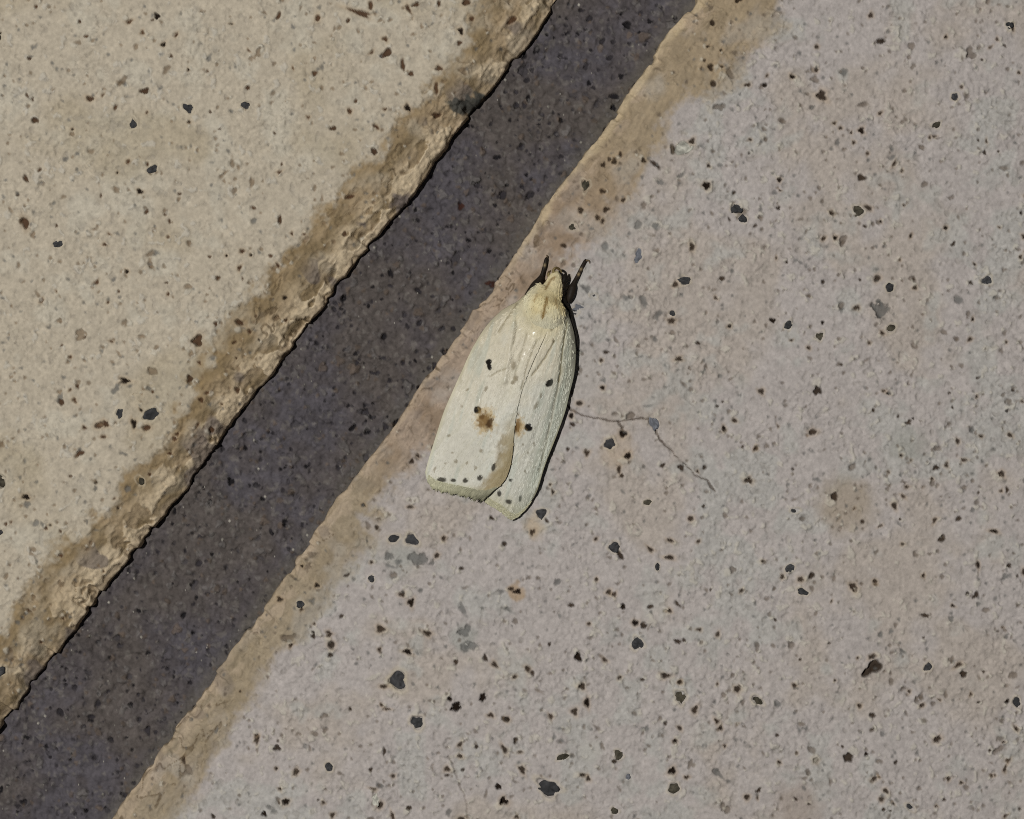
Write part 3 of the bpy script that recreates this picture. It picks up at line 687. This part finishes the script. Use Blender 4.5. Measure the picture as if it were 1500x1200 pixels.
fringe(XR, YR, ZR, .02, .80, 700, lambda q: 2.2, 4, wing_r, lambda x, y: (lin(182, 178, 150), lin(150, 146, 118)))

# body: head, thorax and abdomen in one surface
LAST = {}
def loft(name, rings, mat, colour, nseg=48, rows=120, rough=0.0, seed=1):
    """rings: x, y, z, half width, half height along the back"""
    P = spline(rings, rows)
    ax = np.gradient(P[:, :2], axis=0); ax /= np.linalg.norm(ax, axis=1)[:, None]
    th = np.linspace(0, 2 * np.pi, nseg + 1)
    X = P[:, 0:1] + (-ax[:, 1:2]) * np.cos(th) * P[:, 3:4]
    Y = P[:, 1:2] + ax[:, 0:1] * np.cos(th) * P[:, 3:4]
    Z = P[:, 2:3] + np.sin(th) * P[:, 4:5]
    if rough:
        nn = fbm(X * 1.0, Y + Z, 10, 3, seed) * rough
        Z = Z + nn * np.maximum(np.sin(th), 0); X = X + nn * .4 * np.cos(th)
    C = colour(X, Y, Z)
    co = np.stack([(X - 750) * S, (600 - Y) * S, Z * S], -1).reshape(-1, 3)
    nr, nc = X.shape
    idx = np.arange(nr * nc).reshape(nr, nc)
    q = np.stack([idx[:-1, :-1], idx[1:, :-1], idx[1:, 1:], idx[:-1, 1:]], -1).reshape(-1, 4)
    # outward check
    mid = q[(nr // 2) * (nc - 1) + nc // 4]
    nr_ = np.cross(co[mid[1]] - co[mid[0]], co[mid[3]] - co[mid[0]])
    if nr_[2] < 0: q = q[:, ::-1]
    ob = raw_mesh(name, co, q, C.reshape(-1, 3), mat)
    LAST.update(X=X, Y=Y, Z=Z, C=C)
    return adopt(ob)
def body_col(X, Y, Z):
    a = fbm(X, Y, 14, 3, 2); b = fbm(X * 2.4, Y * .7, 7, 2, 5)
    C = np.broadcast_to(lin(194, 179, 136), X.shape + (3,)).copy()
    C = mix(C, lin(202, 190, 150), sstep(-.1, .4, a))
    C = mix(C, lin(206, 194, 158), sstep(440, 415, Y) * .8)
    C = mix(C, lin(199, 194, 170), sstep(448, 480, Y + 8 * a) * .95)
    C = mix(C, lin(199, 194, 170), sstep(786, 764, X + 5 * a + (Y - 450) * .3) * .85)
    C *= (1 + .05 * a + .06 * b)[..., None]
    D = seg_dist(X + 1.4 * a, Y, [(801, 438), (798, 450), (794, 466)])
    C = mix(C, lin(120, 92, 44), np.exp(-(D / 2.4) ** 2) * .95)
    D = seg_dist(X, Y, [(786, 434), (781, 443)]); C = mix(C, lin(140, 112, 66), np.exp(-(D / 1.6) ** 2) * .7)
    D = seg_dist(X, Y, [(813, 440), (815, 452)]); C = mix(C, lin(140, 112, 66), np.exp(-(D / 1.5) ** 2) * .6)
    D = seg_dist(X, Y, [(767, 471), (770, 468)]); C = mix(C, lin(124, 92, 56), np.exp(-(D / 2) ** 2) * .8)
    D = seg_dist(X, Y, [(799, 425), (806, 412), (813, 407)]); C = mix(C, lin(120, 90, 44), np.exp(-(D / 1.8) ** 2) * .8)
    return C
body = loft('body', [(816, 398, 24, 2, 3), (815, 401, 25, 5.5, 8), (814, 405, 26, 8.5, 11), (812.5, 411, 27, 11, 13), (810.5, 419, 28, 13.5, 15), (808, 426, 30, 17.5, 18), (803, 433, 32, 24.5, 22), (799, 441, 34, 29.5, 28), (796.5, 450, 34, 32.5, 30), (795, 460, 34, 33, 29.5), (793, 470, 33, 32, 27.5), (791, 479, 31, 30, 24), (789, 487, 29, 27, 19), (786, 496, 27, 22, 16), (780, 520, 26, 20, 15), (768, 570, 22, 19, 13), (756, 620, 18, 16, 10), (745, 670, 13, 12, 7), (738, 700, 10, 5, 3)], M_BODY, body_col, nseg=96, rows=320, rough=.8, seed=3)

def scales(name, X, Y, Z, C, keep, count, ln, wd, lift, jit, seed, parent, mat, G=None):
    """overlapping scale blades laid over a grid surface, each tinted like the spot it grows from"""
    r = np.random.default_rng(seed)
    ii, jj = np.where(keep[:-2, :-1])
    # pick evenly over the area
    ax = np.hypot(X[1:-1, :-1] - X[:-2, :-1], Y[1:-1, :-1] - Y[:-2, :-1]) * np.hypot(X[:-2, 1:] - X[:-2, :-1], Y[:-2, 1:] - Y[:-2, :-1])
    wgt = ax[ii, jj]; wgt = wgt / wgt.sum()
    pk = r.choice(len(ii), count, p=wgt); i, j = ii[pk], jj[pk]
    fu, fv = r.random(count), r.random(count)
    def at(A): return (A[i, j] * (1 - fu) + A[i + 1, j] * fu) * (1 - fv) + (A[i, j + 1] * (1 - fu) + A[i + 1, j + 1] * fu) * fv
    p = np.stack([at(X), at(Y), at(Z) + .2], 1)
    d = np.stack([X[i + 2, j] - X[i, j], Y[i + 2, j] - Y[i, j], Z[i + 2, j] - Z[i, j]], 1)
    d /= np.linalg.norm(d, axis=1)[:, None] + 1e-9
    sd = np.stack([-d[:, 1], d[:, 0], 0 * d[:, 0]], 1)
    d = d + sd * ((r.random(count) - .5) * .7)[:, None]; d[:, 2] += lift * (.3 + r.random(count))
    L = ln * (.6 + .7 * r.random(count))[:, None]; w = wd * (.7 + .6 * r.random(count))[:, None]
    tip = p + d * L
    roll = (r.random(count) - .5)[:, None] * np.array([0, 0, 1.0]) * w * .35
    co = np.stack([p - sd * w * .5, p + sd * w * .5, tip + sd * w * .45 + roll, tip - sd * w * .45 - roll], 1).reshape(-1, 3)
    co = np.stack([(co[:, 0] - 750) * S, (600 - co[:, 1]) * S, co[:, 2] * S], 1)
    q = np.arange(count * 4).reshape(-1, 4)
    c = C[np.minimum(i + 2, len(C) - 1), j] * (1 + jit * (r.random((count, 1)) * 2 - 1))
    cc = np.repeat(c, 4, 0)
    ob = raw_mesh(name, co, q[:, ::-1], cc, mat, smooth=False)
    if G is not None:
        at_ = ob.data.attributes.new('gloss', 'FLOAT', 'POINT')
        at_.data.foreach_set('value', np.ascontiguousarray(np.repeat(G[i, j], 4), np.float32))
    adopt(ob, parent); ob['kind'] = 'stuff'
    return ob
BX, BY, BZ, BC = LAST['X'], LAST['Y'], LAST['Z'], LAST['C']
th_ = np.linspace(0, 2 * np.pi, BX.shape[1])[None, :]
scales('scale_hairs', BX, BY, BZ, BC, (BY < 486) & (np.sin(th_) > .25), 900, 5.0, 1.0, .03, .05, 51, body, M_BODY)
for wg, sd_ in ((wing_l, 61), (wing_r, 62)):
    X_, Y_, Z_, C_, G_ = WING_GRID[wg.name]
    scales('wing_scales', X_, Y_, Z_, C_, (G_ < .45) & (np.linspace(0, 1, X_.shape[1])[None, :] > .06) & (C_.sum(2) > .6), 3200 if wg is wing_l else 2300, 3.4, 1.4, .008, .04, sd_, wg, M_WING, G_)
def tube(name, pts, mat, colour, rough=.0, seed=1, nseg=14, rows=40, flat=1.0):
    """pts: x, y, z, radius"""
    return loft(name, [(x, y, z, r, r * flat) for (x, y, z, r) in pts], mat, colour, nseg, rows, rough, seed)
def dark(bands=None, base=lin(34, 28, 22)):
    def f(X, Y, Z):
        C = np.broadcast_to(base, X.shape + (3,)).copy()
        if bands:
            for (x, y, w) in bands:
                C = mix(C, lin(150, 132, 100), np.exp(-(((X - x) ** 2 + (Y - y) ** 2) / w ** 2)) * .7)
        return C * (1 + .25 * fbm(X, Y, 5, 2, 3))[..., None]
    return f
# forelegs reaching forward
leg1 = tube('leg', [(768, 436, 14, 1.5), (773, 431, 14, 3.6), (781, 423.5, 13, 6.6), (787, 416.5, 11, 7.0), (791, 410, 9, 5.0), (794, 403, 7, 3.1), (797, 393, 5.5, 2.9), (799, 385, 5, 2.7), (800, 380, 4.5, 2.4), (801, 377, 4, 1.0)], M_DARK, dark([(798, 389, 2.2)]), .8, 2)
leg2 = tube('leg', [(832, 444, 11, 2.0), (834, 438, 12, 4.4), (836, 430, 11, 6.2), (838.5, 422, 10, 6.0), (841, 415, 8, 3.8), (845, 407, 6.5, 3.0), (850, 397, 5.5, 2.9), (854, 389, 5, 2.8), (857, 383, 4.5, 2.5), (858.5, 380, 4, 1.2)], M_DARK, dark([(851, 395, 2.2), (847.5, 402.5, 2.2)]), .8, 4)
def claw(leg, pts):
    c = tube('claw', pts, M_DARK, dark(base=lin(92, 78, 58)), nseg=8, rows=14)
    c.parent = leg; c.matrix_parent_inverse.identity()
    return c
claw(leg2, [(857, 383, 5, 1.4), (861, 381.5, 5, 1.1), (863.5, 384, 4, .9), (864, 387, 3, .4)])
claw(leg1, [(800.5, 380, 4, 1.3), (801.5, 376, 4, 1.0), (800, 373.5, 3, .4)])
# antennae: the right one folded back under the wing edge, the left one hidden further along
tube('antenna', [(821, 424, 28, 2.2), (825, 414, 25, 3.2), (827.5, 406, 22, 3.4), (829, 400, 20, 1.2)], M_DARK, dark(base=lin(26, 22, 18)), .3, 5)
tube('antenna', [(820, 431, 28, 2.0), (823, 438, 25, 3.6), (828, 446, 20, 2.6), (834, 458, 15, 1.9), (840, 476, 11, 1.7), (845, 496, 9, 1.5), (846, 515, 7, .8)], M_DARK, dark(base=lin(24, 20, 16)), .2, 6, rows=70)
# eyes at the sides of the head
tube('eye', [(798, 423, 26, 1), (799.5, 419, 27, 3.2), (802, 413, 27, 3.4), (804, 409, 26, 1)], M_DARK, dark(base=lin(64, 46, 24)), .2, 7, rows=20)
tube('eye', [(823, 426, 26, 1), (824.5, 422, 27, 3.4), (824.5, 417, 27, 3.4), (823.5, 413, 26, 1)], M_DARK, dark(base=lin(30, 24, 16)), .2, 7, rows=20)
# curled palps in front of the head
pc = lambda X, Y, Z: mix(np.broadcast_to(lin(120, 106, 72), X.shape + (3,)).copy(), lin(72, 58, 36), sstep(-.15, .2, fbm(X, Y, 6, 2, 4)) * .9)
tube('palp', [(815, 405, 28, 2.2), (811, 401, 30, 2.4), (811, 396.5, 31, 2.2), (815, 394, 31, 2.0), (820, 397, 30, 1.6), (822.5, 401, 28, .7)], M_BODY, pc, .4, 8, rows=40)
tube('palp', [(806, 409, 26, 2.2), (803, 404.5, 26, 2.0), (804, 400, 26, 1.7), (807, 397.5, 25, .7)], M_BODY, pc, .4, 9, rows=30)
